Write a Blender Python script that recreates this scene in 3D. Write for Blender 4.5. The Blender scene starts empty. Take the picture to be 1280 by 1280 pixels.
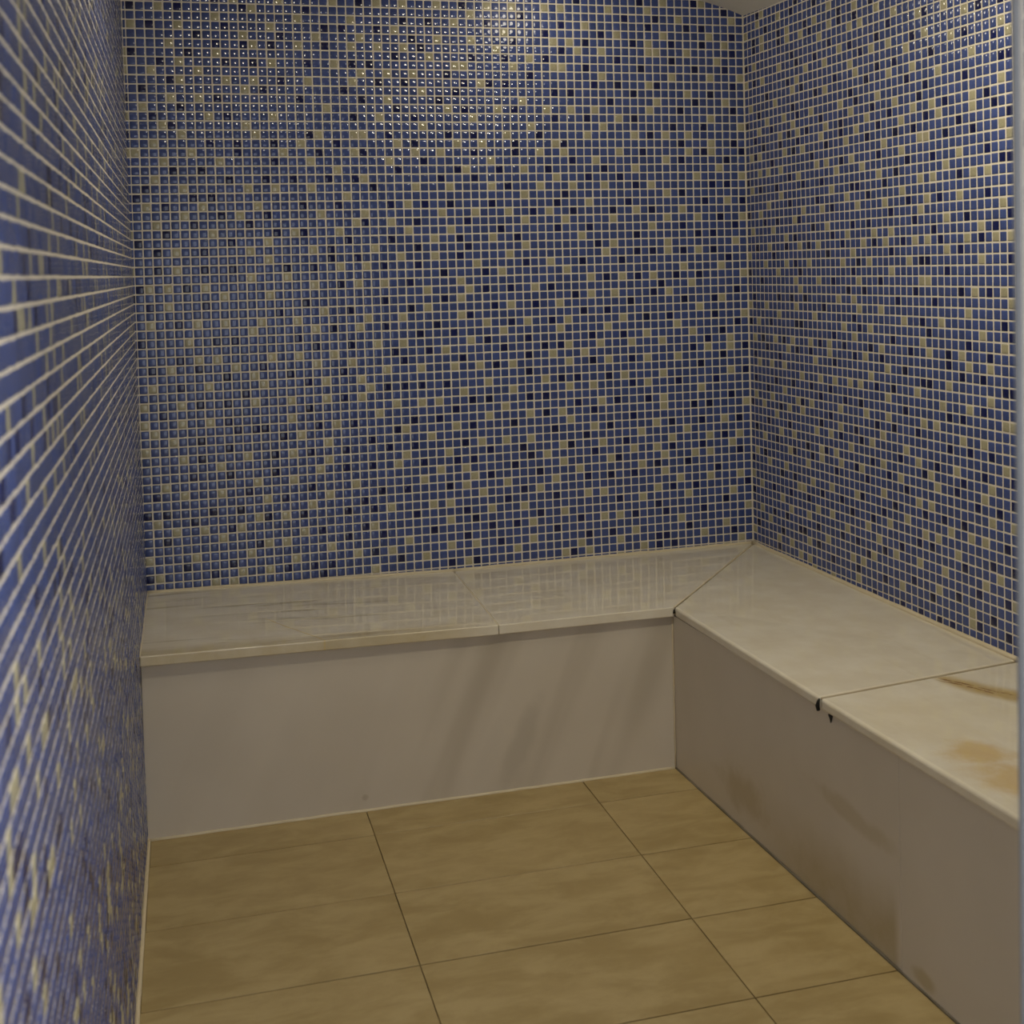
import bpy, bmesh, math, random
import numpy as np
from mathutils import Vector, Matrix, Euler

# ------------------------------------------------------------------ camera, world, lights, exposure
S = 0.027                      # one mosaic pitch in metres; geometry is measured in pitches
Z0 = 17.0                      # floor lies 17 pitches under the mosaic datum
def W(x, y, z): return Vector((x * S, y * S, (z + Z0) * S))

sc = bpy.context.scene
COL = sc.collection
R = math.radians

def rot3(a, b, c):
    Rz = Matrix.Rotation(a, 3, 'Z'); Rx = Matrix.Rotation(b, 3, 'X'); Ry = Matrix.Rotation(c, 3, 'Y')
    return Rz @ Rx @ Ry
CF, CX, CY = 1577.7, 651.3, 388.8
CAM = W(4.77, -144.41, 35.38)
CR = rot3(-0.2632, -0.0345, 0.0267)
cam = bpy.data.cameras.new('camera'); camo = bpy.data.objects.new('camera', cam); COL.objects.link(camo)
cam.sensor_width = 36.0
cam.lens = CF * 36.0 / 1280.0
cam.shift_x = (640.0 - CX) / 1280.0
cam.shift_y = (CY - 640.0) / 1280.0
cam.clip_start = 0.02
M = Matrix((CR @ Vector((1, 0, 0)), CR @ Vector((0, 0, 1)), CR @ Vector((0, -1, 0)))).transposed().to_4x4()
M.translation = CAM
camo.matrix_world = M
cam.dof.use_dof = True
cam.dof.focus_distance = 3.7
cam.dof.aperture_fstop = 6.7
sc.camera = camo

def project(p):
    q = CR.transposed() @ (Vector(p) - CAM)
    return CX + CF * q.x / q.y, CY - CF * q.z / q.y, q.y

sc.view_settings.view_transform = 'Standard'
sc.view_settings.look = 'None'
sc.view_settings.gamma = 1.0
sc.view_settings.use_curve_mapping = False
sc.view_settings.exposure = 0.35

world = bpy.data.worlds.new('corridor_light'); sc.world = world
world.use_nodes = True
bg = world.node_tree.nodes['Background']
bg.inputs['Color'].default_value = (0.90, 0.94, 1.0, 1)
bg.inputs['Strength'].default_value = 1.25

def lamp(x, y, z, power, size, col=(1.0, 0.91, 0.69), name='downlight'):
    l = bpy.data.lights.new(name, 'AREA'); l.shape = 'DISK'; l.size = size
    l.energy = power; l.color = col
    o = bpy.data.objects.new(name, l); COL.objects.link(o)
    o.location = W(x, y, z)
    return o
def globe(x, y, z, power, radius, col=(1.0, 0.91, 0.72)):
    l = bpy.data.lights.new('globe_lamp', 'POINT'); l.shadow_soft_size = radius
    l.energy = power; l.color = col
    o = bpy.data.objects.new('globe_lamp', l); COL.objects.link(o)
    o.location = W(x, y, z)
    return o
globe(46, -12, 66.2, 1.1, 0.050)
globe(42, -47, 66.3, 3.8, 0.058)
globe(14, -47, 66.0, 2.8, 0.058)
lamp(52, -62, 67.6, 9.0, 0.12)
lamp(36, -141, 74.0, 28.0, 0.5, (1.0, 0.95, 0.86), 'corridor_lamp')      # hangs behind the doorway

rng = np.random.default_rng(7)
random.seed(7)

# ------------------------------------------------------------------ material helpers
class NT:
    def __init__(s, name):
        s.m = bpy.data.materials.new(name); s.m.use_nodes = True
        s.t = s.m.node_tree; s.b = s.t.nodes['Principled BSDF']
    def n(s, kind, **kw):
        nd = s.t.nodes.new(kind)
        for k, v in kw.items(): setattr(nd, k, v)
        return nd
    def l(s, a, b): s.t.links.new(a, b)
    def val(s, sock, v):
        if isinstance(v, bpy.types.NodeSocket): s.l(v, sock)
        else: sock.default_value = v
    def math(s, op, a, b=0.0, c=0.0, clamp=False):
        nd = s.n('ShaderNodeMath', operation=op); nd.use_clamp = clamp
        s.val(nd.inputs[0], a); s.val(nd.inputs[1], b); s.val(nd.inputs[2], c)
        return nd.outputs[0]
    def pos(s):
        """world position in mosaic pitches"""
        g = s.n('ShaderNodeNewGeometry'); v = s.n('ShaderNodeVectorMath', operation='MULTIPLY_ADD')
        s.l(g.outputs['Position'], v.inputs[0]); v.inputs[1].default_value = (1 / S,) * 3; v.inputs[2].default_value = (0, 0, -Z0)
        return v.outputs[0]
    def xyz(s, v):
        nd = s.n('ShaderNodeSeparateXYZ'); s.l(v, nd.inputs[0]); return nd.outputs
    def comb(s, x, y, z):
        nd = s.n('ShaderNodeCombineXYZ')
        for i, k in enumerate((x, y, z)): s.val(nd.inputs[i], k)
        return nd.outputs[0]
    def noise(s, vec, scale=1.0, detail=3.0, rough=0.55, dist=0.0):
        nd = s.n('ShaderNodeTexNoise'); s.l(vec, nd.inputs['Vector'])
        nd.inputs['Scale'].default_value = scale; nd.inputs['Detail'].default_value = detail
        nd.inputs['Roughness'].default_value = rough; nd.inputs['Distortion'].default_value = dist
        return nd.outputs['Fac']
    def step(s, v, lo, hi):
        nd = s.n('ShaderNodeMapRange', interpolation_type='SMOOTHSTEP')
        s.val(nd.inputs['Value'], v); s.val(nd.inputs['From Min'], lo); s.val(nd.inputs['From Max'], hi)
        return nd.outputs['Result']
    def mix(s, f, a, b):
        nd = s.n('ShaderNodeMix', data_type='RGBA')
        s.val(nd.inputs[0], f)
        for k, v in ((6, a), (7, b)):
            if isinstance(v, bpy.types.NodeSocket): s.l(v, nd.inputs[k])
            else: nd.inputs[k].default_value = (*v, 1)
        return nd.outputs[2]
    def blob(s, X, Y, cx, cy, rx, ry, ang=0.0, nz=None, amp=0.5):
        """soft ellipse mask at (cx, cy) broken up by noise"""
        ca, sa = math.cos(ang), math.sin(ang)
        dx = s.math('SUBTRACT', X, cx); dy = s.math('SUBTRACT', Y, cy)
        u = s.math('ADD', s.math('MULTIPLY', dx, ca / rx), s.math('MULTIPLY', dy, sa / rx))
        v = s.math('ADD', s.math('MULTIPLY', dx, -sa / ry), s.math('MULTIPLY', dy, ca / ry))
        r = s.math('SQRT', s.math('ADD', s.math('MULTIPLY', u, u), s.math('MULTIPLY', v, v)))
        if nz is not None: r = s.math('ADD', r, s.math('MULTIPLY', s.math('SUBTRACT', nz, 0.5), amp * 2))
        return s.math('SUBTRACT', 1.0, s.step(r, 0.35, 1.1))
    def bump(s, h, strength, dist=0.001):
        nd = s.n('ShaderNodeBump'); nd.inputs['Strength'].default_value = strength; nd.inputs['Distance'].default_value = dist
        s.l(h, nd.inputs['Height']); s.l(nd.outputs[0], s.b.inputs['Normal'])
    def out(s, col=None, rough=0.4, ior=1.5):
        if col is not None:
            if isinstance(col, bpy.types.NodeSocket): s.l(col, s.b.inputs['Base Color'])
            else: s.b.inputs['Base Color'].default_value = (*col, 1)
        s.val(s.b.inputs['Roughness'], rough); s.b.inputs['IOR'].default_value = ior
        return s.m

def glass_tile(name, col, var, rough=0.07):
    n = NT(name)
    g = n.n('ShaderNodeNewGeometry'); oi = n.n('ShaderNodeObjectInfo')
    r = n.math('FRACT', n.math('ADD', g.outputs['Random Per Island'], n.math('MULTIPLY', oi.outputs['Random'], 7.31)))
    c = n.mix(r, tuple(x * (1 - var) for x in col), tuple(x * (1 + var) for x in col))
    sp = n.noise(n.pos(), 6.0, 2.0)
    c = n.mix(n.math('MULTIPLY', n.step(sp, 0.45, 0.7), 0.25), c, tuple(min(1, x * 1.5 + 0.01) for x in col))
    return n.out(c, rough)
M_BLUE = glass_tile('blue glass tile', (0.050, 0.075, 0.222), 0.16)
M_CREAM = glass_tile('cream glass tile', (0.36, 0.335, 0.225), 0.07)
M_DARK = glass_tile('navy glass tile', (0.006, 0.010, 0.070), 0.3)

n = NT('cream grout'); p = n.pos()
c = n.mix(n.noise(p, 0.35, 4), (0.66, 0.60, 0.50), (0.76, 0.71, 0.62))
n.bump(n.noise(p, 9.0, 3), 0.3, 0.0006)
M_GROUT = n.out(c, 0.75)

n = NT('painted plaster'); p = n.pos()
c = n.mix(n.noise(p, 0.5, 4), (0.66, 0.63, 0.57), (0.74, 0.71, 0.66))
n.bump(n.noise(p, 3.0, 4), 0.35, 0.001)
M_PLASTER = n.out(c, 0.8)

n = NT('yellowed sealant'); p = n.pos()
c = n.mix(n.noise(p, 0.6, 4), (0.60, 0.50, 0.32), (0.70, 0.62, 0.46))
M_SEAL = n.out(c, 0.45)

n = NT('shaded foot grout'); p = n.pos()
M_SHADEGROUT = n.out(n.mix(n.noise(p, 0.5, 4), (0.10, 0.085, 0.06), (0.26, 0.22, 0.16)), 0.7)  # dark grout of the riser foot, with the shadow there put into its colour
n = NT('tan slab joint'); p = n.pos()
M_TANJOINT = n.out(n.mix(n.noise(p, 0.5, 4), (0.36, 0.29, 0.18), (0.48, 0.41, 0.29)), 0.6)
n = NT('black mould'); M_MOULD = n.out((0.008, 0.007, 0.005), 0.7)
n = NT('grey aluminium profile'); p = n.pos()
c = n.mix(n.noise(p, 1.2, 3), (0.20, 0.205, 0.215), (0.26, 0.265, 0.275))
n.b.inputs['Metallic'].default_value = 0.2
M_ALU = n.out(c, 0.5)

# seat slabs: white marble with streaks along the run
def marble_seat(name, run):
    n = NT(name); p = n.pos(); X, Y, Z = n.xyz(p)
    if run == 'x': v = n.comb(n.math('MULTIPLY', X, 0.035), n.math('MULTIPLY', Y, 0.30), 0.0)
    else: v = n.comb(n.math('MULTIPLY', X, 0.22), n.math('MULTIPLY', Y, 0.04), 0.0)
    a = n.noise(v, 1.6, 5, 0.6, 0.6); b = n.noise(p, 0.25, 4)
    nz = n.noise(p, 0.30, 5, 0.65)
    col = n.mix(n.step(b, 0.3, 0.75), (0.72, 0.650, 0.515), (0.79, 0.735, 0.615))
    if run == 'x':
        west = n.math('SUBTRACT', 1.0, n.step(X, 20.0, 34.0))
        col = n.mix(n.math('MULTIPLY', n.step(a, 0.52, 0.66), n.math('MULTIPLY_ADD', west, 0.62, 0.08)), col, (0.44, 0.385, 0.265))
        # ochre along the front arris of the left slab and thin pale cracks
        fr = n.math('MULTIPLY', n.math('SUBTRACT', 1.0, n.step(n.math('ADD', Y, 23.6), 0.4, 2.6)), n.math('SUBTRACT', 1.0, n.step(X, 26.0, 34.2)))
        col = n.mix(n.math('MULTIPLY', fr, n.math('MULTIPLY_ADD', nz, 0.9, 0.05)), col, (0.48, 0.37, 0.16))
        cr = n.math('ABSOLUTE', n.math('SUBTRACT', n.math('ADD', Y, n.math('MULTIPLY', n.math('SUBTRACT', nz, 0.5), 1.2)), n.math('MULTIPLY_ADD', X, -1.9, 8.15)))
        seg = n.math('MULTIPLY', n.step(X, 11.5, 13.0), n.math('SUBTRACT', 1.0, n.step(X, 16.8, 17.4)))
        col = n.mix(n.math('MULTIPLY', n.math('SUBTRACT', 1.0, n.step(cr, 0.06, 0.30)), n.math('MULTIPLY', seg, 0.7)), col, (0.62, 0.47, 0.20))
        cr2 = n.math('ABSOLUTE', n.math('SUBTRACT', n.math('ADD', Y, n.math('MULTIPLY', n.math('SUBTRACT', nz, 0.5), 1.0)), n.math('MULTIPLY_ADD', X, -1.4, 19.9)))
        seg2 = n.math('MULTIPLY', n.step(X, 23.5, 25.0), n.math('SUBTRACT', 1.0, n.step(X, 29.5, 30.5)))
        col = n.mix(n.math('MULTIPLY', n.math('SUBTRACT', 1.0, n.step(cr2, 0.05, 0.25)), n.math('MULTIPLY', seg2, 0.4)), col, (0.80, 0.74, 0.60))
    else:
        col = n.mix(n.math('MULTIPLY', n.step(a, 0.56, 0.70), 0.18), col, (0.62, 0.52, 0.33))
        # rust-coloured vein just past the joint, ochre patches further on
        ax = n.math('SUBTRACT', Y, n.math('MULTIPLY_ADD', n.math('SUBTRACT', X, 65.05), -1.525, -50.9))
        ax = n.math('ADD', ax, n.math('MULTIPLY', n.math('SUBTRACT', nz, 0.5), 3.0))
        ext = n.math('MULTIPLY', n.step(X, 64.6, 66.2), n.math('SUBTRACT', 1.0, n.step(Y, -51.4, -50.6)))
        wide = n.math('MULTIPLY', n.math('SUBTRACT', 1.0, n.step(n.math('ABSOLUTE', ax), 0.8, 4.2)), ext)
        thin = n.math('MULTIPLY', n.math('SUBTRACT', 1.0, n.step(n.math('ABSOLUTE', n.math('ADD', n.math('ABSOLUTE', ax), -0.5)), 0.05, 0.45)), ext)
        col = n.mix(n.math('MULTIPLY', wide, 0.88), col, (0.50, 0.35, 0.10))
        col = n.mix(n.math('MULTIPLY', thin, n.math('MULTIPLY', n.step(n.noise(p, 1.1, 3), 0.42, 0.58), 0.9)), col, (0.20, 0.085, 0.02))
        o1 = n.blob(X, Y, 58.6, -66.6, 3.0, 2.6, 0.3, nz, 0.8)
        o2 = n.blob(X, Y, 58.6, -72.4, 4.0, 4.6, 0.5, nz, 0.6)
        col = n.mix(n.math('MULTIPLY', n.math('MAXIMUM', o1, o2), 0.72), col, (0.62, 0.42, 0.14))
        y1 = n.blob(X, Y, 60.0, -60.0, 9.0, 7.0, 0.0, nz, 0.8)
        col = n.mix(n.math('MULTIPLY', y1, 0.22), col, (0.66, 0.56, 0.33))
    return n.out(col, 0.01, 1.65)
M_SEATX = marble_seat('marble seat back run', 'x')
M_SEATY = marble_seat('marble seat side run', 'y')

def marble_panel(name, run):
    n = NT(name); p = n.pos(); X, Y, Z = n.xyz(p)
    U = X if run == 'x' else Y
    d = n.math('MULTIPLY_ADD', Z, -0.42, U)          # veins lean to the right going up
    v = n.comb(n.math('MULTIPLY', d, 0.16), n.math('MULTIPLY', Z, 0.020), 0.0)
    a = n.noise(v, 1.0, 2, 0.45, 0.3); b = n.noise(p, 0.10, 2); nz = n.noise(p, 0.28, 4, 0.55)
    col = n.mix(n.step(b, 0.3, 0.7), (0.62, 0.555, 0.46), (0.65, 0.585, 0.49))
    if run == 'x':
        zone = n.math('MULTIPLY', n.step(d, 22.0, 36.0), 1.0)
        col = n.mix(n.math('MULTIPLY', n.step(a, 0.45, 0.68), n.math('MULTIPLY_ADD', zone, 0.60, 0.08)), col, (0.44, 0.385, 0.30))
        w2 = n.blob(d, Z, 41.5, -12.5, 1.6, 6.0, 0.0, nz, 0.5)
        col = n.mix(n.math('MULTIPLY', w2, 0.28), col, (0.30, 0.27, 0.21))
        w3 = n.blob(d, Z, 38.3, -13.0, 1.2, 5.0, 0.0, nz, 0.4)
        col = n.mix(n.math('MULTIPLY', w3, 0.6), col, (0.62, 0.56, 0.47))
        sp = n.blob(X, Z, 20.4, -15.7, 0.35, 0.35, 0.0, nz, 0.5)
        col = n.mix(n.math('MULTIPLY', sp, 0.35), col, (0.30, 0.22, 0.11))
    else:
        col = n.mix(n.math('MULTIPLY', n.step(a, 0.45, 0.75), 0.10), col, (0.50, 0.44, 0.33))
        f = n.math('MULTIPLY', n.math('SUBTRACT', 1.0, n.step(Z, -15.5, -10.0)), n.math('MULTIPLY', n.step(Y, -63.6, -62.6), n.math('SUBTRACT', 1.0, n.step(Y, -54.0, -38.0))))
        col = n.mix(n.math('MULTIPLY', f, n.math('MULTIPLY_ADD', nz, 0.9, 0.1)), col, (0.36, 0.27, 0.10))
        s1 = n.blob(Y, Z, -39.0, -13.5, 6.0, 2.2, 0.0, nz, 0.9)
        col = n.mix(n.math('MULTIPLY', s1, 0.5), col, (0.40, 0.31, 0.15))
        s2 = n.blob(Y, Z, -66.5, -16.0, 1.6, 0.8, 0.0, nz, 0.7)
        col = n.mix(n.math('MULTIPLY', s2, 0.6), col, (0.40, 0.31, 0.13))
        s3 = n.blob(Y, Z, -57.0, -8.0, 7.0, 1.0, 0.05, nz, 0.8)
        col = n.mix(n.math('MULTIPLY', s3, 0.4), col, (0.42, 0.33, 0.17))
    return n.out(col, 0.28)
M_PANELX = marble_panel('marble riser back run', 'x')
M_PANELY = marble_panel('marble riser side run', 'y')

n = NT('tan floor tile'); p = n.pos(); oi = n.n('ShaderNodeObjectInfo')
off = n.n('ShaderNodeVectorMath', operation='ADD'); n.l(p, off.inputs[0])
n.l(n.comb(n.math('MULTIPLY', oi.outputs['Random'], 190.0), n.math('MULTIPLY', oi.outputs['Random'], 77.0), 0.0), off.inputs[1])
X, Y, Z = n.xyz(off.outputs[0])
v = n.comb(n.math('MULTIPLY', X, 0.11), n.math('MULTIPLY', Y, 0.26), 0.0)
a = n.noise(v, 1.5, 6, 0.62, 0.4); b = n.noise(off.outputs[0], 0.12, 4, 0.6); g = n.noise(off.outputs[0], 2.5, 4, 0.7)
c = n.mix(n.step(a, 0.34, 0.68), (0.350, 0.255, 0.105), (0.45, 0.345, 0.165))
c = n.mix(n.math('MULTIPLY', n.step(b, 0.45, 0.75), 0.45), c, (0.50, 0.385, 0.19))
c = n.mix(n.math('MULTIPLY', n.step(g, 0.5, 0.8), 0.12), c, (0.27, 0.18, 0.07))
n.bump(g, 0.15, 0.0006)
M_FLOOR = n.out(c, n.math('MULTIPLY_ADD', a, 0.2, 0.33))
n = NT('floor joint'); p = n.pos(); X, Y, Z = n.xyz(p)
c = n.mix(n.step(n.noise(p, 0.35, 3), 0.4, 0.6), (0.085, 0.062, 0.028), (0.30, 0.22, 0.10))
c = n.mix(n.math('SUBTRACT', 1.0, n.step(X, 3.0, 9.0)), c, (0.50, 0.40, 0.22))
M_JOINT = n.out(c, 0.8)

# ------------------------------------------------------------------ object helpers
def mesh_obj(name, verts, faces, mats, parent=None, smooth=False, midx=None, origin=None):
    """verts in pitches -> object; origin (pitches) becomes the object's own location"""
    V = np.array([W(*v) for v in verts]) if not isinstance(verts, np.ndarray) else (verts + np.array([0, 0, Z0])) * S
    o_ = np.array(W(*origin)) if origin is not None else np.zeros(3)
    po = np.array(parent.location) if parent is not None else np.zeros(3)
    me = bpy.data.meshes.new(name)
    me.from_pydata((V - o_).tolist(), [], faces.tolist() if isinstance(faces, np.ndarray) else faces)
    for m in (mats if isinstance(mats, (list, tuple)) else [mats]): me.materials.append(m)
    if midx is not None: me.polygons.foreach_set('material_index', np.asarray(midx, dtype=np.int32))
    me.polygons.foreach_set('use_smooth', np.full(len(me.polygons), smooth))
    me.update()
    o = bpy.data.objects.new(name, me); COL.objects.link(o)
    if parent is not None: o.parent = parent
    o.location = Vector(o_ - po)
    return o
def structure(o): o['kind'] = 'structure'; return o

def prism(name, poly, ztop, zbot, mat, parent=None, bevel=0.0, segs=2, origin=None, bottom_poly=None):
    """vertical prism over a counter-clockwise polygon; ztop a number or one per corner; zbot likewise"""
    k = len(poly); zt = ztop if isinstance(ztop, (list, tuple)) else [ztop] * k
    zb = zbot if isinstance(zbot, (list, tuple)) else [zbot] * k
    bp_ = bottom_poly or poly
    c = origin or (sum(q[0] for q in poly) / k, sum(q[1] for q in poly) / k, sum(zb) / k)
    o_ = W(*c)
    bm = bmesh.new()
    t = [bm.verts.new(W(q[0], q[1], z) - o_) for q, z in zip(poly, zt)]
    b = [bm.verts.new(W(q[0], q[1], z) - o_) for q, z in zip(bp_, zb)]
    bm.faces.new(t); bm.faces.new(b[::-1])
    for i in range(k):
        j = (i + 1) % k
        bm.faces.new((t[i], b[i], b[j], t[j]))
    if bevel > 0:
        bmesh.ops.bevel(bm, geom=list(bm.edges), offset=bevel * S, segments=segs, profile=0.5, affect='EDGES', clamp_overlap=True)
    bmesh.ops.recalc_face_normals(bm, faces=bm.faces)
    me = bpy.data.meshes.new(name); bm.to_mesh(me); bm.free()
    me.materials.append(mat)
    o = bpy.data.objects.new(name, me); COL.objects.link(o)
    if parent is not None: o.parent = parent; o.location = o_ - parent.location
    else: o.location = o_
    return o

def bead(name, pts, r, mat, parent=None, sides=8):
    """a tube through points (in pitches)"""
    P = [Vector(q) for q in pts]; V = []; F = []
    for i, q in enumerate(P):
        d = (P[min(i + 1, len(P) - 1)] - P[max(i - 1, 0)]).normalized()
        u = d.cross(Vector((0, 0, 1)) if abs(d.z) < 0.9 else Vector((0, 1, 0))).normalized(); w = d.cross(u)
        rr = r[i] if isinstance(r, (list, tuple)) else r
        for s in range(sides):
            a = 2 * math.pi * s / sides
            V.append(tuple(q + u * math.cos(a) * rr + w * math.sin(a) * rr))
    for i in range(len(P) - 1):
        for s in range(sides):
            a, b = i * sides + s, i * sides + (s + 1) % sides
            F.append((a, b, b + sides, a + sides))
    F.append(tuple(range(sides - 1, -1, -1))); F.append(tuple((len(P) - 1) * sides + s for s in range(sides)))
    c = tuple(sum((Vector(v) for v in V), Vector()) / len(V))
    return mesh_obj(name, V, F, mat, parent, smooth=True, origin=c)

def wobble(a, b, step, amp):
    a, b = Vector(a), Vector(b); k = max(2, int((b - a).length / step))
    return [tuple(a.lerp(b, i / k) + Vector((random.uniform(-amp, amp), random.uniform(-amp, amp), random.uniform(-amp, amp)))) for i in range(k + 1)]

# ------------------------------------------------------------------ the shell
YF = -111.4                                  # room face of the door partition
AL = R(2.698)                                # the right wall runs slightly outward
def right_x(y): return 73.115 - math.tan(AL) * y
LA, LB, LC = 0.087, 0.00502, -0.00754        # the left wall leans a little
def left_x(y, z): return LA + LB * y + LC * z
VX0, VX1 = -1.2, 80.0
def vault(x):
    u = abs((x - 36.5) / 36.6)
    return 65.72 + 3.05 * (1 - min(u, 1.35) ** 4.8)

# ceiling: a shallow basket vault of painted plaster
xs = np.linspace(-3.0, 79.5, 90)
V = []; F = []
for x in xs:
    zz = max(vault(x), 58.0)
    for (y, z) in ((4.0, zz), (-122.0, zz), (-122.0, 76.0), (4.0, 76.0)): V.append((x, y, z))
for i in range(len(xs) - 1):
    for s in range(4):
        a, b = i * 4 + s, i * 4 + (s + 1) % 4
        F.append((a, b, b + 4, a + 4))
F.append((3, 2, 1, 0)); e = (len(xs) - 1) * 4; F.append((e, e + 1, e + 2, e + 3))
ceiling = structure(mesh_obj('ceiling', V, F, M_PLASTER, smooth=False))

def slab_box(name, pts_in, pts_out, z0, z1, mat):
    return structure(prism(name, [pts_in[0], pts_in[1], pts_out[1], pts_out[0]], z1, z0, mat))
wall_back = slab_box('wall_back', ((-4, 0), (80, 0)), ((-4, 5), (80, 5)), -20, 72, M_GROUT)
wall_right = slab_box('wall_right', ((right_x(0), 0), (right_x(-121.4), -121.4)), ((right_x(0) + 5, 0), (right_x(-121.4) + 5, -121.4)), -20, 72, M_GROUT)
z0, z1 = -20, 72
def lq(y, z): return (left_x(y, z), y)
wall_left = structure(prism('wall_left', [lq(0, z1), (-5, 0), (-5, -121.4), lq(-121.4, z1)], z1, z0, M_GROUT,
                            bottom_poly=[lq(0, z0), (-5, 0), (-5, -121.4), lq(-121.4, z0)]))
JX = 29.25                                   # jamb of the doorway, a little out of plumb
def jamb_x(z): return 29.25 + 0.0042 * (z - 8.0)
V = []; F = []
def add_box(x0, x1, y0, y1, z0, z1):
    b = len(V)
    for z in (z0, z1):
        for x, y in ((x0, y0), (x1, y0), (x1, y1), (x0, y1)): V.append((x, y, z))
    for f in ((3, 2, 1, 0), (4, 5, 6, 7), (0, 1, 5, 4), (1, 2, 6, 5), (2, 3, 7, 6), (3, 0, 4, 7)): F.append(tuple(b + i for i in f))
# doorway partition: pier and lintel in one outline
prof = [(jamb_x(-20), -20), (right_x(-116) + 1, -20), (right_x(-116) + 1, 72), (-3.0, 72), (-3.0, 55), (jamb_x(55), 55)]
for y in (YF, YF - 10):
    for x, z in prof: V.append((x, y, z))
k = len(prof)
F.append(tuple(range(k))[::-1]); F.append(tuple(range(k, 2 * k)))
for i in range(k):
    j = (i + 1) % k; F.append((i, j, j + k, i + k))
wall_front = structure(mesh_obj('wall_front', V, F, M_GROUT))
bm = bmesh.new(); bm.from_mesh(wall_front.data); bmesh.ops.recalc_face_normals(bm, faces=bm.faces); bm.to_mesh(wall_front.data); bm.free()

# ------------------------------------------------------------------ mosaic
HALF, RIM, RISE, RIMZ = 0.422, 0.316, 0.046, 0.017
g1 = [-HALF, -RIM, RIM, HALF]
TV = [(x, y, RISE if abs(x) < 0.4 and abs(y) < 0.4 else RIMZ) for y in g1 for x in g1]
for i in (0, 3, 12, 15):                     # rounded corners
    x, y, z = TV[i]; TV[i] = (x * 0.97, y * 0.97, z)
ring = [0, 1, 2, 3, 7, 11, 15, 14, 13, 12, 8, 4]
TV += [(TV[i][0], TV[i][1], -0.05) for i in ring]
TF = [(r * 4 + c, r * 4 + c + 1, r * 4 + c + 5, r * 4 + c + 4) for r in range(3) for c in range(3)]
for q in range(12):
    a, b = q, (q + 1) % 12
    TF.append((ring[b], ring[a], 16 + a, 16 + b))
TV = np.array(TV); TF = np.array(TF)
TILE_MATS = (M_BLUE, M_CREAM, M_DARK)
def tile_mesh(mat, nm):
    me = bpy.data.meshes.new(nm); me.from_pydata((TV * S).tolist(), [], TF.tolist()); me.materials.append(mat)
    me.polygons.foreach_set('use_smooth', np.full(len(me.polygons), True)); me.update(); return me
TILE_MESH = [tile_mesh(m, 'mosaic_tile') for m in TILE_MATS]

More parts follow.
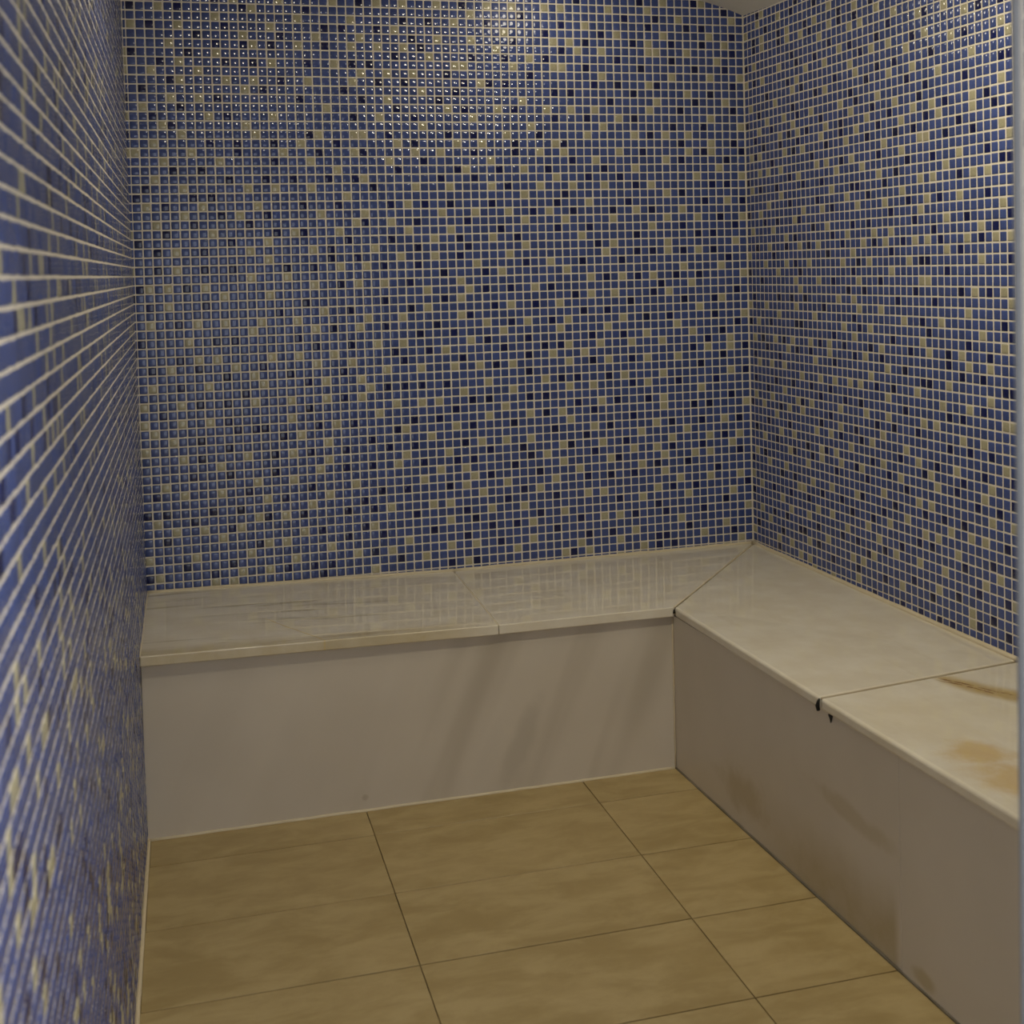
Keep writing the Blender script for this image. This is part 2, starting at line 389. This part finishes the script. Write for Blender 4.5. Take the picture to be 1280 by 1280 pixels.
#PATTERN_BEGIN
# mosaic layout read off the walls: row: ([columns of cream chips], [columns of navy chips])
PATTERN = {
    'B': {
        -1: ([62, 67], [51, 59, 66]),
        0: ([11, 16, 22, 27, 30, 34, 40, 43, 47, 49, 55, 60], [9, 25, 37, 70]),
        1: ([3, 13, 38, 64, 71], [0, 5, 12, 19, 44, 57, 61]),
        2: ([9, 18, 24, 36, 52], [30, 33, 40, 49, 60, 65, 67]),
        3: ([0, 5, 15, 29, 42, 56, 62, 68], [2, 10, 21, 23, 27, 47, 54, 71]),
        4: ([12, 20, 25, 34, 38, 48, 50, 60, 70], [7, 16, 31, 43, 52, 58, 63, 67]),
        5: ([4, 13, 18, 24, 27, 30, 41, 51, 54, 60, 61, 65], [9, 12, 15, 21, 32, 49, 71]),
        6: ([9, 33, 45, 69], [0, 6, 29, 38, 42, 47, 56, 63]),
        7: ([5, 15, 22, 36, 37, 43, 48, 49], [3, 10, 13, 19, 24, 26, 52, 59, 66, 70]),
        8: ([2, 7, 25, 28, 31, 54, 63, 68, 72], [35, 45]),
        9: ([5, 10, 13, 19, 24, 39, 60], [4, 16, 27, 30, 37, 40, 42, 53, 56, 61, 71]),
        10: ([12, 32, 65], [1, 14, 23, 36, 48, 50, 58, 68]),
        11: ([4, 7, 28, 44, 61, 70], [9, 18, 25, 34, 55, 66]),
        12: ([1, 21, 35, 41, 47, 50, 53, 60], [5, 29, 37, 43, 64, 71]),
        13: ([8, 15, 27, 38, 56, 68], [2, 10, 24, 31, 48, 52, 58]),
        14: ([3, 12, 32, 45, 54, 72], [4, 63, 67]),
        15: ([5, 13, 20, 24, 25, 42, 52, 58, 62, 65], [19, 28, 35, 38, 46, 60]),
        16: ([2, 18, 29, 36, 39, 48, 68], [8, 11, 15, 22, 31, 43, 49, 64, 71]),
        17: ([0, 6, 16, 24, 31, 34, 46, 49, 56, 65, 68], [11, 20, 25, 38, 43, 59, 67, 72]),
        18: ([3, 9, 19, 28, 40, 53, 62], [15, 32, 50, 64, 70]),
        19: ([22, 37, 44, 58, 69], [4, 7, 29, 36, 41, 47, 54]),
        20: ([2, 25, 48, 66, 72], [10, 14, 17, 21, 24, 34, 38, 52, 56]),
        21: ([5, 12, 15, 19, 31, 35, 40, 46, 50, 54, 60], [1, 26, 42, 58, 68, 70]),
        22: ([23, 44, 62], [0, 6, 8, 49, 64]),
        23: ([1, 7, 13, 30, 52, 70], [3, 18, 22, 28, 32, 35, 40, 48, 57, 67, 72]),
        24: ([5, 11, 20, 25, 34, 38, 42, 47, 58, 64], [9, 14, 45, 50, 55, 60]),
        25: ([2, 24, 28, 44, 49, 55, 62, 66, 72], [6, 12, 25, 31, 37, 69]),
        26: ([8, 17, 22, 30, 35, 60], [3, 15, 18, 41, 48, 52, 64, 71]),
        27: ([14, 33, 40, 51], [0, 10, 23, 28, 36, 43, 58, 66, 68]),
        28: ([4, 12, 19, 26, 44, 55, 62, 71], [2, 7, 21, 31, 37, 53]),
        29: ([14, 29, 33, 42, 54, 62, 66], [21, 24, 36, 58, 60, 64, 68]),
        30: ([4, 22, 25, 38, 47], [2, 7, 10, 16, 19, 27, 31, 44, 51, 56, 70]),
        31: ([12, 16, 41, 49, 64, 69], [34, 39]),
        32: ([1, 3, 7, 19, 24, 27, 36, 52, 56, 60, 72], [0, 5, 22, 30, 54, 58, 63, 66]),
        33: ([9, 14, 32, 37, 45, 65], [39, 42, 47, 61]),
        34: ([3, 36, 52, 55, 62], [1, 7, 18, 27, 34, 50, 60, 71]),
        35: ([20, 32, 42, 48, 69], [15, 23, 30, 40, 45, 57, 64, 68]),
        36: ([1, 6, 9, 13, 17, 25, 29, 36, 66], [4, 37, 51, 54]),
        37: ([12, 19, 24, 39, 44, 49, 56, 72], [21, 27, 33, 42, 47, 59, 62, 68]),
        38: ([5, 41, 48, 54, 63], [0, 8, 10, 17, 31, 35, 71]),
        39: ([26, 29, 37, 59, 65], [19, 23, 39, 44, 52, 56, 69]),
        40: ([6, 8, 14, 17, 21, 34, 49, 53, 57, 61, 70], [4, 28, 32, 41, 46, 48, 67]),
        41: ([3, 10, 19, 23, 47, 51, 67, 70], [1, 6, 13, 29, 36, 44, 65, 72]),
        42: ([12, 27, 31, 35, 38, 42, 49, 54, 59, 63], [9, 16, 22, 40, 52, 57, 69]),
        43: ([1, 7, 13, 20, 24], [4, 18, 44, 66]),
        44: ([25, 39, 46, 56, 61, 70], [11, 27, 29, 31, 34, 48, 50, 54, 72]),
        45: ([0, 4, 12, 16, 20, 24, 36, 42, 49, 52, 59], [6, 9, 22, 57, 63, 68]),
        46: ([28, 31, 33, 66], [2, 18, 37, 39, 44, 46]),
        47: ([0, 4, 7, 16, 26, 41, 53, 61], [9, 35, 50, 55, 59, 70]),
        48: ([1, 21, 39, 44, 48, 61, 72], [10, 12, 13, 19, 23, 30, 33, 46, 52, 65, 67]),
        49: ([3, 17, 29, 35, 49], [6, 15, 28, 37, 42, 57]),
        50: ([0, 20, 32, 52, 60, 69], [9, 25, 47, 54, 62, 66, 71]),
        51: ([4, 11, 16, 38, 41, 44, 58, 64], [6, 14, 18, 22, 27, 30, 36, 51]),
        52: ([8, 20, 29, 34, 48, 53, 62, 67, 71], [39, 43, 49, 56, 69]),
        53: ([19, 28, 46, 57, 60, 70], [5, 9, 14, 22, 25, 31, 35, 37, 44, 52, 62, 66]),
        54: ([2, 12, 16, 33, 36, 48, 54, 61, 65, 67], [42, 55, 71]),
        55: ([4, 8, 23, 31, 37, 50, 58], [1, 11, 18, 39, 45, 60, 64]),
        56: ([13, 20, 36, 41, 47, 61], [15, 26, 29, 34, 51, 54, 57, 68]),
        57: ([18, 38, 45, 63, 67, 71], [0, 2, 7, 10, 24, 43]),
        58: ([1, 12, 15, 27, 32, 34, 51, 53, 60], [5, 13, 17, 22, 25, 41, 47, 62, 65, 72]),
        59: ([3, 6, 10, 39, 43, 58, 64, 70], [9, 30, 36, 55]),
        60: ([8, 17, 25, 34, 48], [2, 19, 24, 37, 45, 60, 69]),
        61: ([13, 15, 44, 53, 55, 72], [12, 22, 26, 32, 39, 42, 50, 57, 61, 66]),
        62: ([0, 5, 11, 20, 29, 63], [36, 47]),
        63: ([16, 23, 27, 34, 37, 44, 57, 69], [4, 9, 25, 40, 51, 54, 64]),
        64: ([1, 10, 13, 31, 42, 50, 55, 66], [0, 7, 15, 18, 20, 28, 60, 61, 70]),
        65: ([7, 9, 25, 36, 48, 51, 58, 71], [19, 34, 37, 49, 60, 62]),
        66: ([55, 69], [65, 67]),
    },
    'R': {
        2: ([3, 8], [11, 16]),
        3: ([0, 19], [5]),
        4: ([4, 10, 16, 24], [2, 8, 14, 21, 27]),
        5: ([4, 10, 13, 19, 28], [2, 8, 15, 21, 24]),
        6: ([17, 23, 25, 31], []),
        7: ([2, 35, 39], [0, 11, 19, 30, 36]),
        8: ([8, 21, 42], [12, 16, 23, 28, 44, 47]),
        9: ([0, 4, 14, 18, 27, 30, 36], [2, 25, 34]),
        10: ([12, 23, 33, 40, 47], [10, 42]),
        11: ([11, 24, 48], [5, 13, 20, 28, 31, 37, 46]),
        12: ([1, 7, 18, 30, 34, 43], [16, 26]),
        13: ([38], [3, 11, 23, 33, 47, 48]),
        14: ([5, 9, 15, 21, 28], [0, 12, 24, 36, 42]),
        15: ([3, 11, 23, 31, 47], [6, 17, 27, 35]),
        16: ([8, 12, 18, 26, 34, 37, 43], [2, 10, 14, 21, 30, 39, 45]),
        17: ([17, 24, 32, 38, 43], [4, 8, 12, 21, 28, 36, 46]),
        18: ([1, 3, 9, 13, 22], [2, 11, 18, 26, 31, 34, 41, 48]),
        19: ([29, 35, 36, 47], [6, 15, 39, 43]),
        20: ([3, 5, 8, 16, 18, 23, 32, 48], [21, 28]),
        21: ([12, 20, 25, 41], [0, 10, 33, 37, 45]),
        22: ([1, 28, 39], [3, 7, 13, 17, 31, 47, 48]),
        23: ([8, 19, 35, 37, 43, 45], [23, 24, 29, 41]),
        24: ([5, 22, 32], [10, 16, 26]),
        25: ([3, 13, 17, 24, 29, 36, 41], [0, 19, 33, 38, 45]),
        26: ([11, 35, 47], [4, 7, 12, 30]),
        27: ([1, 6, 18, 39], [15, 23, 26, 34, 42, 48]),
        28: ([9, 22, 27, 30, 44], [11, 19, 37, 46]),
        29: ([5, 12, 16, 25, 29, 34, 36, 42, 46, 48], [2, 9, 14, 21, 27, 32, 38, 44]),
        30: ([0, 23, 39], [6, 18, 30, 41]),
        31: ([4, 9, 14, 21, 26, 33, 44], [11, 24, 35, 36, 48]),
        32: ([7, 30], [0, 12, 23, 39]),
        33: ([11, 16, 24, 35, 36], [3, 19, 28]),
        34: ([12, 43, 47], [22, 25, 34, 41, 45]),
        35: ([20, 23, 48], [1, 7, 10, 13, 31, 37]),
        36: ([0, 4, 11, 24, 28, 42], [17]),
        37: ([7, 15, 32, 38], [23, 35, 47]),
        38: ([2, 21, 26, 44], [0, 5, 11, 12, 24, 36, 48]),
        39: ([23, 35, 47], [19, 30, 42]),
        40: ([1, 6, 10, 14, 18, 28, 36, 41], [3, 8, 16, 21, 26, 33, 39, 45]),
        41: ([9, 18, 25, 42, 45], [4, 11, 14, 23, 28, 39]),
        42: ([15, 29], [1, 7, 19, 32, 41, 44]),
        43: ([2, 5, 8, 26, 39], [35, 36, 47, 48]),
        44: ([12, 16, 19, 22, 24, 34, 45], [27, 30]),
        45: ([29, 38, 42], [1, 6, 10, 14, 18, 44]),
        46: ([8, 47, 48], [4, 16, 21, 24, 32, 39, 41]),
        47: ([1, 5, 11, 14, 20, 25, 29, 35, 37], [12]),
        48: ([3, 9, 12, 41, 44], [0, 7, 18, 27, 30, 34]),
        49: ([6, 20, 28], [16, 23, 39, 42, 45]),
        50: ([15, 18, 26, 32, 47], [4, 9, 20, 24]),
        51: ([7, 10, 22, 34, 40], [1, 31, 37, 44, 48]),
        52: ([3, 16, 19, 28, 36, 45], [6, 13, 17, 26, 35, 41]),
        53: ([9, 16, 20, 24, 31, 37, 44], [10, 14, 23, 29, 40, 48]),
        54: ([1, 13], [3, 19, 25, 32, 43, 46]),
        55: ([4, 8, 28, 34, 36, 45, 48], [0]),
        56: ([14, 18, 23], [7, 10, 24, 30, 35, 38, 41]),
        57: ([0, 11, 12, 32, 39, 42, 44], [16, 20, 28, 47]),
        58: ([2, 29, 35, 37], [5, 9, 13, 22, 26]),
        59: ([7, 15, 18, 25, 40], [0, 34, 36, 45, 48]),
        60: ([9, 13, 21, 27, 46], [31, 41]),
        61: ([2, 30, 34, 38, 44], [5, 8, 15, 20, 23, 28]),
        62: ([4, 17, 26, 48], [11, 12, 25, 43, 47]),
        63: ([13, 22, 24, 37], [1, 7, 15, 33, 40]),
        64: ([0, 6, 9, 31, 42], [18, 23, 28, 36, 45]),
        65: ([11, 13, 23, 42], [6, 43, 47]),
        66: ([14, 18], [26, 31, 34, 37, 39]),
    },
}
#PATTERN_END

def colour_of(wall, c, k):
    rows = PATTERN.get(wall)
    if rows and k in rows and 0 <= c < (73 if wall == 'B' else 49):
        return 1 if c in rows[k][0] else 2 if c in rows[k][1] else 0
    r = rng.random()
    return 1 if r < 0.10 else 2 if r < 0.19 else 0

def mosaic(parent, key, cells, frame, hidden=lambda c, k: False, nparts=300, seen=True):
    """cells: (column, row, width factor); frame(c, k) -> centre, U, V, N in pitches. The nparts that show largest are parts, the rest one stuff mesh."""
    items = []
    for (c, k, wf) in cells:
        O, U, Vv, N = frame(c, k)
        area = 0.0
        if seen and wf == 1.0 and not hidden(c, k):
            pr_ = [project(W(*(O + U * sx * 0.4 + Vv * sy * 0.4))) for sx, sy in ((-1, -1), (1, -1), (1, 1), (-1, 1))]
            if all(q[2] > 0.2 and 0 <= q[0] <= 1280 and 0 <= q[1] <= 1280 for q in pr_):
                for i in range(4):
                    a, b = pr_[i], pr_[(i + 1) % 4]; area += a[0] * b[1] - a[1] * b[0]
        items.append((abs(area), c, k, wf, O, U, Vv, N, colour_of(key, c, k)))
    items.sort(key=lambda t: -t[0])
    np_ = sum(1 for t in items[:nparts] if t[0] > 0)
    VV = []; FF = []; MI = []; base = 0
    for i, (ar, c, k, wf, O, U, Vv, N, ci) in enumerate(items):
        jx, jy = rng.normal(0, 0.010, 2); t1, t2 = np.clip(rng.normal(0, 0.017, 2), -0.03, 0.03)
        O = O + U * jx + Vv * jy
        N2 = (N + U * t1 + Vv * t2).normalized(); U2 = (U - N2 * U.dot(N2)).normalized(); V2 = N2.cross(U2)
        if i < np_:
            o = bpy.data.objects.new('tile', TILE_MESH[ci]); COL.objects.link(o)
            if ci: o['label'] = ('', 'cream glass tile', 'navy glass tile')[ci]
            o.parent = parent
            mw = Matrix((U2, V2, N2)).transposed().to_4x4(); mw.translation = W(*O) - parent.location
            o.matrix_local = mw
        else:
            B = np.array((U2, V2, N2)); tv = TV * np.array([wf, 1, 1])
            VV.append(tv @ B + np.array(O)); FF.append(TF + base); MI.append(np.full(len(TF), ci)); base += len(TV)
    if VV:
        o = mesh_obj('mosaic_field', np.concatenate(VV), np.concatenate(FF), TILE_MATS, parent, smooth=True, midx=np.concatenate(MI), origin=tuple(parent.location / S - Vector((0, 0, Z0))))
        o['kind'] = 'stuff'
    return np_

X_, Y_, Z_ = Vector((1, 0, 0)), Vector((0, 1, 0)), Vector((0, 0, 1))
def row_z(k): return 66.0 - k
# back wall: 73 whole columns and a sliver at the left corner
cells = [(c, k, 1.0) for c in range(73) for k in range(-3, 68) if row_z(k) - 0.5 < vault(c + 0.5)]
cells += [(-1, k, 0.30) for k in range(0, 68)]
mosaic(wall_back, 'B', cells, lambda c, k: (Vector((c + 0.5 if c >= 0 else -0.14, 0, row_z(k))), X_, Z_, -Y_), hidden=lambda c, k: k > 64 or k < 1)
# right wall
RU = Vector((math.sin(AL), -math.cos(AL), 0)); RN = Vector((-math.cos(AL), -math.sin(AL), 0))
cells = [(c, k, 1.0) for c in range(111) for k in range(-1, 69) if row_z(k) - 0.5 < vault(min(right_x(-c), 73.3)) + 0.2]
mosaic(wall_right, 'R', cells, lambda c, k: (Vector((73.115, 0, row_z(k))) + RU * (c + 0.5), RU, Z_, RN), hidden=lambda c, k: k > 65 or c > 48)
# left wall, down to the floor
LU = Vector((-LB, -1, 0)).normalized()
LV = Vector((LC, 0, 1)).normalized()
LN = LV.cross(LU).normalized()
if LN.x < 0: LN = -LN
cells = [(c, k, 1.0) for c in range(121) for k in range(0, 83) if row_z(k) - 0.5 < 66.2]
def lframe(c, k):
    y = -(c + 0.5); z = row_z(k)
    return Vector((left_x(y, z), y, z)), -LU, LV, LN
mosaic(wall_left, 'L', cells, lframe, hidden=lambda c, k: False)
# doorway partition: reveal beside the camera, and the room face
def fframe(c, k):
    z = row_z(k)
    if c < 100: return Vector((jamb_x(z), YF - 0.75 - c, z)), -Y_, Z_, -X_
    return Vector((JX + 0.75 + (c - 100), YF, z)), -X_, Z_, Y_
cells = [(c, k, 1.0) for c in range(9) for k in range(12, 83)]
cells += [(100 + c, k, 1.0) for c in range(48) for k in range(0, 83)]
mosaic(wall_front, 'F', cells, fframe, hidden=lambda c, k: c >= 100, nparts=120)
# aluminium corner profile on the jamb
def trim_ring(z): j = jamb_x(z); return [(j - 0.15, YF + 0.14), (j - 0.15, YF - 0.10), (j + 0.2, YF - 0.10), (j + 0.2, YF + 0.14)]
structure(prism('trim_1', trim_ring(55), 55.0, -17.0, M_ALU, bevel=0.05, segs=2, bottom_poly=trim_ring(-17)))

# ------------------------------------------------------------------ floor
floor = structure(prism('floor', [(-6, -180), (82, -180), (82, 6), (-6, 6)], -17.13, -20.0, M_JOINT))
cx = [-1.56, 20.47, 42.53, 64.6, 86]; cy = [-17.3, -28.83, -40.35, -51.83, -63.33, -74.83, -86.33, -97.8, -109.3, -120.8, -132.3, -143.8]
PX = lambda y: 52.75 - (y + 22.9) * 0.0323    # foot of the side riser
JW, JC = 0.062, 0.038
for i in range(3):
    for j in range(len(cy) - 1):
        x0, x1 = max(cx[i] + JC, left_x(cy[j], -17) + 0.25), cx[i + 1] - JC
        y1, y0 = min(cy[j] - JW, -23.0 if cy[j] > -112 else 99), cy[j + 1] + JW
        xr1 = min(x1, PX(y1) - 0.12 if y0 > -111 else x1); xr0 = min(x1, PX(y0) - 0.12 if y0 > -111 else x1)
        if x0 > min(xr0, xr1) - 0.3: continue
        dz = random.uniform(-0.012, 0.012)
        prism('floor_tile', [(x0, y0), (xr0, y0), (xr1, y1), (x0, y1)], -17.0 + dz, -17.3, M_FLOOR, floor, bevel=0.03, segs=1)

# ------------------------------------------------------------------ the marble bench
bench = bpy.data.objects.new('stone_bench', None); COL.objects.link(bench)
bench.location = W(40, -20, -17)
bench['label'] = 'cream marble corner bench with stained seat slabs and plain risers, built along the mosaic walls'
bench['category'] = 'bench'
T = 0.98
A = (52.72, -23.9); B = (72.95, -0.2)
J1b, J1f = (34.62, -0.2), (34.08, -23.9)
def seat(name, poly, z, mat, bev):
    return prism(name, poly, z, [q - T for q in z], mat, bench, bevel=bev, segs=3)
g = 0.035
seat('seat_slab', [(-0.0, -24.1), (J1f[0] - g, -23.95), (J1b[0] - g, -0.2), (-0.05, -0.2)], [0.55, 0.03, 0.0, 0.62], M_SEATX, 0.10)
seat('seat_slab', [(J1f[0] + g, -23.9), (A[0] - 0.04, A[1]), (B[0] - 0.1, B[1]), (J1b[0] + g, -0.2)], [0.03, 0.0, 0.14, 0.0], M_SEATX, 0.10)
J2f, J2b = (53.38, -53.3), (75.28, -48.75)
seat('seat_slab', [(A[0] + 0.04, A[1] - 0.06), (J2f[0], J2f[1] + 0.09), (J2b[0], J2b[1] + 0.09), (B[0] + 0.02, B[1] - 0.12)], [0.0, 0.08, -0.62, 0.14], M_SEATY, 0.24)
E0, E1 = (55.35, YF + 0.2), (right_x(YF) - 0.2, YF + 0.2)
seat('seat_slab', [(J2f[0] + 0.02, J2f[1] - 0.09), E0, E1, (J2b[0], J2b[1] - 0.09)], [0.08, 0.3, -0.9, -0.62], M_SEATY, 0.26)
# risers
yb = -23.3
prism('front_panel', [(0.05, yb), (52.78, yb), (52.78, yb + 0.8), (0.05, yb + 0.8)], [-0.42, -0.98, -0.98, -0.42], -17.1, M_PANELX, bench, bevel=0.03, segs=1)
def side_riser(y0, y1, d):
    zt = lambda y: -0.98 + (y + 24) * -0.003
    prism('front_panel', [(PX(y1) + d, y1), (PX(y1) + d + 0.8, y1), (PX(y0) + d + 0.8, y0), (PX(y0) + d, y0)], [zt(y1), zt(y1) - .2, zt(y0) - .2, zt(y0)], -17.1, M_PANELY, bench, bevel=0.03, segs=1)
side_riser(-22.93, -63.66, 0.03)
side_riser(-63.74, YF + 0.3, 0.0)
# sealant lines
def seal(a, b, r, amp=0.03): return bead('sealant_bead', wobble(a, b, 1.6, amp), r, M_SEAL, bench)
seal((0.0, -0.14, 0.64), (34.6, -0.14, 0.02), 0.24)
seal((34.6, -0.14, 0.02), (72.9, -0.14, 0.16), 0.24)
seal((72.9, -0.2, 0.16), (75.25, -48.7, -0.56), 0.30)
seal((75.25, -48.8, -0.56), (right_x(YF) - 0.1, YF + 0.3, -0.85), 0.30)
seal((0.02, -0.3, 0.62), (-0.05, -24.0, 0.5), 0.16)
seal((0.2, yb - 0.05, -16.98), (52.6, yb - 0.05, -16.98), 0.17)
seal((52.70, yb - 0.05, -1.1), (52.70, yb - 0.05, -16.9), 0.09, 0.015)
bead('joint', wobble((52.75, -23.2, -16.98), (PX(YF), YF + 0.4, -16.98), 1.6, 0.03), 0.13, M_SHADEGROUT, bench, sides=6)
# joints between slabs and the black gap at the front of the side joint
def joint(a, b, r, mat=None): return bead('joint', wobble(a, b, 1.5, 0.02), r, mat or M_SEAL, bench, sides=6)
joint((J1f[0], -23.7, -0.10), (J1b[0], -0.5, -0.10), 0.12)
joint((A[0] + 0.05, A[1] + 0.1, -0.06), (B[0] - 0.1, B[1] - 0.2, 0.05), 0.10)
joint((J2f[0] + 0.2, J2f[1] + 0.04, -0.05), (J2b[0] - 0.1, J2b[1], -0.72), 0.11, M_TANJOINT)
m = bead('mould', [(53.36, -53.3, 0.02), (53.26, -53.28, -0.25), (53.22, -53.22, -0.6), (53.30, -53.2, -0.95)], [0.07, 0.13, 0.18, 0.16], M_MOULD, bench)
m['label'] = 'black mould in the open slab joint'
bead('mould', [(PX(-54.3) - 0.05, -54.5, -0.95), (PX(-54.3) - 0.03, -54.46, -1.25), (PX(-54.3) - 0.01, -54.4, -1.62)], [0.24, 0.13, 0.05], M_MOULD, bench)
bead('mould', [(52.66, -23.98, -0.25), (52.67, -23.98, -0.6)], [0.10, 0.14], M_MOULD, bench)
# sealant at the foot of the left wall
structure(bead('trim_2', wobble((left_x(-23, -17) + 0.12, -23.0, -16.95), (left_x(-111, -17) + 0.12, -111.0, -16.95), 2.0, 0.02), 0.16, M_SEAL))
structure(bead('trim_3', wobble((0.16, -22.95, -0.6), (0.22, -22.95, -17.0), 1.5, 0.02), 0.14, M_SEAL))

# ------------------------------------------------------------------ labels of the setting
for name, label, cat in (
    ('wall_back', 'blue, cream and navy glass mosaic wall behind the long bench run', 'wall'),
    ('wall_right', 'blue, cream and navy glass mosaic wall above the bench with the rust vein', 'wall'),
    ('wall_left', 'blurred blue mosaic wall at the left, seen edge-on, running down to the tan floor', 'wall'),
    ('wall_front', 'mosaic doorway partition, a thin strip of large tiles beside the grey metal corner profile', 'wall'),
    ('ceiling', 'vaulted pale plaster ceiling meeting the tops of the mosaic walls', 'ceiling'),
    ('floor', 'tan stone-look tile floor with thin dark joints in front of the bench', 'floor'),
    ('trim_1', 'grey metal corner profile on the edge of the mosaic doorway partition', 'trim'),
    ('trim_2', 'cream sealant line where the left mosaic wall meets the tan floor', 'trim'),
    ('trim_3', 'cream sealant line upright between the left mosaic wall and marble riser', 'trim')):
    o = bpy.data.objects.get(name)
    if o is not None:
        o['label'] = label; o['category'] = cat; o['kind'] = 'structure'
